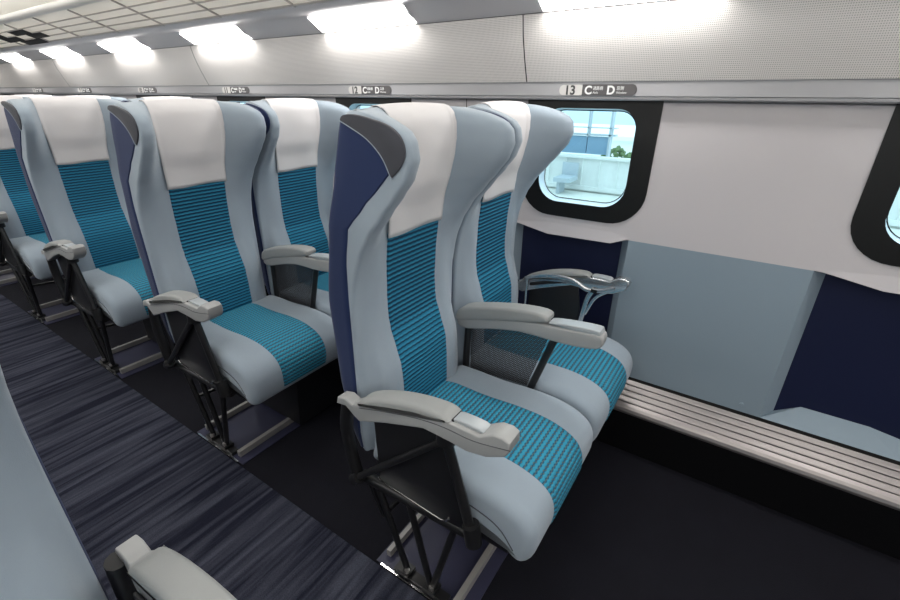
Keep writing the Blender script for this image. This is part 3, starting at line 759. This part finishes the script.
def double_seat(label, opp=False):
    """pair of seats; y is built around the world positions of the window side, mirrored for the other side"""
    root = empty('double_seat', (-0.45, 1.065 if not opp else my(1.065)+0.013, 0))
    tag(root, label, 'seat', 'double seats along the coach')
    tmp = []
    def L(name, bm, m, parent=root, **k):
        return link(name, bm, m, parent, **k)
    for yc in (0.841, 1.287):
        def sh(bm, dx=0.0): bm.transform(Matrix.Translation(((-0.012 if yc > 1 else 0.0)+dx, yc, 0))); return bm
        b_ = L('backrest', sh(backrest_body()), M_grey, ang=60)
        L('shell', sh(shell()), M_blue, b_, ang=50)
        L('side_panel', sh(wing_patch(-1)), M_dark if yc < 1 else M_blue, b_); L('side_panel', sh(wing_patch(1)), M_blue if yc < 1 else M_dark, b_)
        L('piping', sh(piping(-1)), M_grey, b_); L('piping', sh(piping(1)), M_grey, b_)
        L('striped_panel', sh(stripe_back()), M_strb, b_)
        c_ = L('headrest_cover', sh(cloth()), M_cloth, b_, ang=70)
        md = c_.modifiers.new('thick', 'SOLIDIFY'); md.thickness = 0.0018; md.offset = 0
        c = L('seat_cushion', sh(cushion(), 0.012 if yc > 1 else 0), M_grey, ang=60)
        L('striped_panel', sh(stripe_seat(), 0.012 if yc > 1 else 0), M_strs, c)
        for sd in (-1, 1): L('seam', sh(seam_piping(sd), 0.012 if yc > 1 else 0), M_dark, c)
        b1 = bmesh.new(); extr(b1, [(-0.66, 0.30), (-0.67, 0.385), (-0.60, 0.372), (-0.34, 0.352), (-0.27, 0.318), (-0.27, 0.298)], yc-0.195, yc+0.195, 0.005, 2); L('seat_pan', b1, M_black)
    # frames: aisle side
    arm = arm_parts(root, 0.599 if not opp else 0.584)
    y = 0.606
    fr = bmesh.new()
    tube(fr, [(-0.41, y, 0.622), (-0.413, y, 0.59)], 0.022, 12)
    tube(fr, [(-0.413, y, 0.600), (-0.341, y, 0.350)], 0.013, 10, flat=0.8)
    tube(fr, [(-0.346, y, 0.385), (-0.336, y, 0.330)], 0.020, 12)
    tube(fr, [(-0.418, y-0.008, 0.594), (-0.698, y-0.008, 0.325)], 0.0095, 10)
    tube(fr, [(-0.705, y-0.008, 0.318), (-0.685, y-0.008, 0.337)], 0.018, 12)
    tube(fr, [(-0.702, y, 0.580), (-0.722, y, 0.47), (-0.700, y, 0.325)], 0.017, 10, smooth=6)
    tube(fr, [(-0.700, y+0.02, 0.31), (-0.336, y+0.02, 0.325)], 0.016, 10)
    L('side_frame', fr, M_tube)
    b1 = bmesh.new(); P = [(-0.628, 0.575), (-0.44, 0.612), (-0.400, 0.560), (-0.352, 0.372), (-0.380, 0.345), (-0.424, 0.340), (-0.622, 0.352)]
    extr(b1, P, y+0.004, y+0.010, 0.002, 2); pan = L('black_side_panel', b1, M_black)
    b1 = bmesh.new(); tube(b1, [(-0.628, y+0.003, 0.362), (-0.620, y+0.003, 0.352), (-0.430, y+0.003, 0.338), (-0.414, y+0.003, 0.345), (-0.408, y+0.003, 0.356)], 0.0028, 8); L('chrome_edge', b1, M_chrome, pan)
    # legs
    for (xa, xb) in ((-0.655, -0.555), (-0.545, -0.475), (-0.40, -0.475)):
        for yy in (0.628, 1.43):
            b1 = bmesh.new(); tube(b1, [(xa, yy, 0.315), (xb, yy, 0.012)], 0.0095, 10); L('leg', b1, M_tube)
    for yy in (0.628, 1.43):
        b1 = bmesh.new(); box(b1, -0.60, -0.42, yy-0.014, yy+0.014, 0.004, 0.018)
        box(b1, -0.585, -0.545, yy-0.018, yy+0.018, 0.018, 0.030); box(b1, -0.495, -0.455, yy-0.018, yy+0.018, 0.018, 0.030)
        f = L('foot', b1, M_tube, smooth=False)
        for xx in (-0.555, -0.470):
            b1 = bmesh.new(); tube(b1, [(xx, yy-0.008, 0.028), (xx, yy-0.008, 0.040)], 0.008, 6); L('bolt', b1, M_alu, f)
    b1 = bmesh.new(); box(b1, -0.665, -0.352, 0.612, 1.50, 0.0008, 0.004); L('floor_plate', b1, M_plate, smooth=False)
    b1 = bmesh.new(); box(b1, -0.645, -0.375, 0.605, 0.611, 0.0066, 0.0092); L('plate_edge', b1, M_chrome, smooth=False)
    b1 = bmesh.new(); box(b1, -0.405, -0.388, 0.628, 1.50, 0.006, 0.030); L('floor_rail', b1, M_rail, smooth=False)
    b1 = bmesh.new(); box(b1, -0.648, -0.634, 0.640, 1.50, 0.006, 0.030); L('floor_rail', b1, M_rail, smooth=False)
    b1 = bmesh.new(); extr(b1, [(-0.63, 0.02), (-0.63, 0.30), (-0.30, 0.30), (-0.33, 0.02)], 0.86, 1.25, 0.01, 2); L('pedestal_box', b1, M_black)
    # reverse-side foot bar
    b1 = bmesh.new(); tube(b1, [(-0.70, 0.64, 0.30), (-0.66, 0.65, 0.16), (-0.66, 0.80, 0.145), (-0.66, 1.40, 0.145)], 0.009, 8); L('foot_bar', b1, M_tube)
    # centre armrest with net pocket
    arm = arm_parts(root, 1.065, cen=True)
    b1 = bmesh.new(); tube(b1, [(-0.640, 1.065, 0.61), (-0.650, 1.065, 0.40)], 0.011, 10); L('armrest_post', b1, M_tube)
    b1 = bmesh.new(); tube(b1, [(-0.355, 1.065, 0.655), (-0.420, 1.065, 0.44)], 0.011, 10); L('armrest_post', b1, M_tube)
    b1 = bmesh.new(); extr(b1, [(-0.63, 0.605), (-0.50, 0.635), (-0.375, 0.645), (-0.43, 0.455), (-0.63, 0.44)], 1.064, 1.066, 0, 1); L('net_pocket', b1, M_net, smooth=False)
    # window armrest, silver bracket
    yw = 1.512
    arm = arm_parts(root, yw, win=True)
    b1 = bmesh.new()
    tube(b1, [(-0.648, yw-0.022, 0.615), (-0.60, yw-0.022, 0.634), (-0.52, yw-0.022, 0.650), (-0.46, yw-0.022, 0.648), (-0.41, yw-0.022, 0.625), (-0.36, yw-0.022, 0.632), (-0.315, yw-0.022, 0.652)], 0.0075, 8, smooth=5, flat=0.5)
    tube(b1, [(-0.385, yw-0.022, 0.632), (-0.402, yw-0.022, 0.59), (-0.412, yw-0.022, 0.52), (-0.430, yw-0.022, 0.40)], 0.0085, 8, smooth=5, flat=0.5)
    tube(b1, [(-0.33, yw-0.022, 0.640), (-0.375, yw-0.022, 0.60), (-0.403, yw-0.022, 0.53)], 0.0055, 8, smooth=5, flat=0.5)
    tube(b1, [(-0.640, yw-0.022, 0.62), (-0.640, yw-0.022, 0.40)], 0.0045, 8, flat=0.5)
    L('silver_bracket', b1, M_silver)
    b1 = bmesh.new(); box(b1, -0.392, -0.370, yw-0.029, yw-0.025, 0.622, 0.634); L('keyhole', b1, M_black, smooth=False)
    b1 = bmesh.new(); extr(b1, [(-0.63, 0.60), (-0.52, 0.640), (-0.44, 0.625), (-0.425, 0.54), (-0.44, 0.36), (-0.63, 0.36)], yw-0.016, yw-0.010, 0.002, 2); L('black_side_panel', b1, M_black)
    b1 = bmesh.new(); tube(b1, [(-0.70, yw, 0.580), (-0.72, yw, 0.47), (-0.70, yw, 0.325)], 0.017, 10, smooth=6); tube(b1, [(-0.70, yw-0.01, 0.32), (-0.33, yw-0.01, 0.33)], 0.014, 10)
    L('side_frame', b1, M_tube)
    # bring everything into the root's frame (mirror for the other side)
    T = Matrix.Translation((0.45, -1.065, 0))
    if opp: T = Matrix.Diagonal((1, -1, 1, 1)) @ T
    def fix(o):
        for ch in o.children:
            ch.data.transform(T)
            if opp: ch.data.flip_normals()
            fix(ch)
    fix(root)
    return root
def copy_tree(o, parent=None):
    c = o.copy(); C.objects.link(c)
    if parent: c.parent = parent
    for ch in o.children: copy_tree(ch, c)
    return c
seat = double_seat('nearest and largest pair of teal striped seats, under the row 13 sign')
lab = {1: 'second pair of teal striped seats from the front, under the row 12 sign', 2: 'third pair of teal striped seats from the front, under the row 11 sign',
       3: 'fourth pair of teal striped seats, cut by the left photo edge', 4: 'farthest pair of teal striped seats, just showing at the left edge'}
bpy.context.view_layer.update()
for k in range(1, 5):
    s = copy_tree(seat); s.location.x -= k*PITCH; s['label'] = lab[k]
so = double_seat('pair of grey seats across the aisle, cut by the lower left corner', opp=True)

# ================================================================ OUTSIDE
M_conc = mat('concrete_pale', (0.76, 0.79, 0.76), 0.8, var=0.12)
M_slab = mat('platform_slab', (0.72, 0.74, 0.68), 0.8, var=0.08)
M_bluepan = mat('blue_panel', (0.20, 0.33, 0.45), 0.6, var=0.1)
M_frame = mat('pale_steel', (0.45, 0.52, 0.56), 0.5)
M_leaf = mat('leaves', (0.16, 0.24, 0.10), 0.8, var=0.3)
def simple(name, boxes, m, label, cat):
    b1 = bmesh.new()
    for q in boxes: box(b1, *q)
    return tag(link(name, b1, m, smooth=False), label, cat)
M_far = mat('far_facade', (0.50, 0.62, 0.68), 0.8, var=0.06)
M_white = mat('white_ledge', (0.85, 0.87, 0.85), 0.7)
simple('platform', [(-16, 5, 1.95, 4.85, 0.0, 0.38), (-16, 5, 3.9, 3.96, 0.38, 0.40)], M_slab, 'pale station platform outside the train window', 'platform')
simple('platform_fence', [(-14, 5, 4.5, 4.56, 0.381, 0.70), (-14, 5, 4.47, 4.58, 0.70, 0.72), (-14, 5, 4.47, 4.5, 0.40, 0.44)]+[(-4+0.17*i, -3.99+0.17*i, 4.485, 4.5, 0.44, 0.70) for i in range(34)], M_conc, 'pale ribbed concrete parapet along the back of the platform', 'wall')
e = empty('shelter', (-1.6, 4.72, 0.38)); tag(e, 'blue panelled platform shelter with pale steel frame seen through the window', 'shelter')
inv = Matrix.Translation(-e.location)
for nm, m, bx in (('blue_panel', M_bluepan, [(-1.95, -1.50, 4.70, 4.74, 0.72, 0.885)]), ('blue_panel', M_bluepan, [(-1.49, -1.29, 4.70, 4.74, 0.72, 0.885)]),
                  ('beam', M_frame, [(-2.0, -1.22, 4.68, 4.76, 0.895, 0.91)]), ('beam', M_frame, [(-2.0, -1.22, 4.68, 4.76, 0.965, 0.972)]),
                  ('post', M_frame, [(-1.285, -1.265, 4.68, 4.76, 0.382, 1.7)]), ('post', M_frame, [(-1.50, -1.488, 4.68, 4.76, 0.88, 1.7)]), ('post', M_frame, [(-1.97, -1.95, 4.68, 4.76, 0.382, 1.7)]),
                  ('seat', M_frame, [(-1.62, -1.46, 4.2, 4.44, 0.50, 0.54), (-1.62, -1.46, 4.42, 4.44, 0.54, 0.66)]), ('seat_support', M_frame, [(-1.60, -1.57, 4.25, 4.4, 0.382, 0.50)]), ('roof', M_far, [(-2.2, -1.0, 4.5, 5.2, 1.70, 1.76)])):
    b1 = bmesh.new()
    for q in bx: box(b1, *q)
    b1.transform(inv); link(nm, b1, m, e, smooth=False)
b1 = bmesh.new()
for i in range(120):
    t = random.uniform(-1, 1); h_ = (1-t*t)
    c = Vector((-1.33+t*0.20, 5.3+random.uniform(-0.1, 0.1), 0.60+random.uniform(0, 0.13)*h_))
    bmesh.ops.create_icosphere(b1, subdivisions=1, radius=random.uniform(0.012, 0.03), matrix=Matrix.Translation(c) @ Matrix.Rotation(random.uniform(0, 3), 4, 'X'))
for i in range(3): tube(b1, [(-1.40+0.07*i, 5.3, 0.0), (-1.42+0.09*i, 5.3, 0.62)], 0.012, 6)
tag(link('bush', b1, M_leaf, smooth=False), 'small green bush behind the platform parapet', 'bush')
simple('far_building', [(-12, 8, 10, 14, -2, 0.42), (-12, 8, 9.9, 14, 0.42, 0.50)], M_white, 'white low building far behind the platform', 'building')
b1 = bmesh.new(); rows = []
for j in range(9):
    rows.append([(-30+1.5*i, 22+3*j, -1.5+(2.1+0.9*math.sin(i*0.45)+0.5*math.sin(i*1.1+1))*math.sin(j/8*PI)) for i in range(30)])
grid(b1, rows); o = link('hill', b1, M_far); tag(o, 'pale blue hill in the distance beyond the window', 'hill')
b1 = bmesh.new(); quad(b1, [(-40, 1.8, -0.9), (20, 1.8, -0.9), (20, 60, -0.9), (-40, 60, -0.9)]); quad(b1, [(-40, -40, -0.9), (20, -40, -0.9), (20, 1.8, -0.9), (-40, 1.8, -0.9)])
o = tag(link('ground', b1, M_conc, smooth=False), kind='structure')
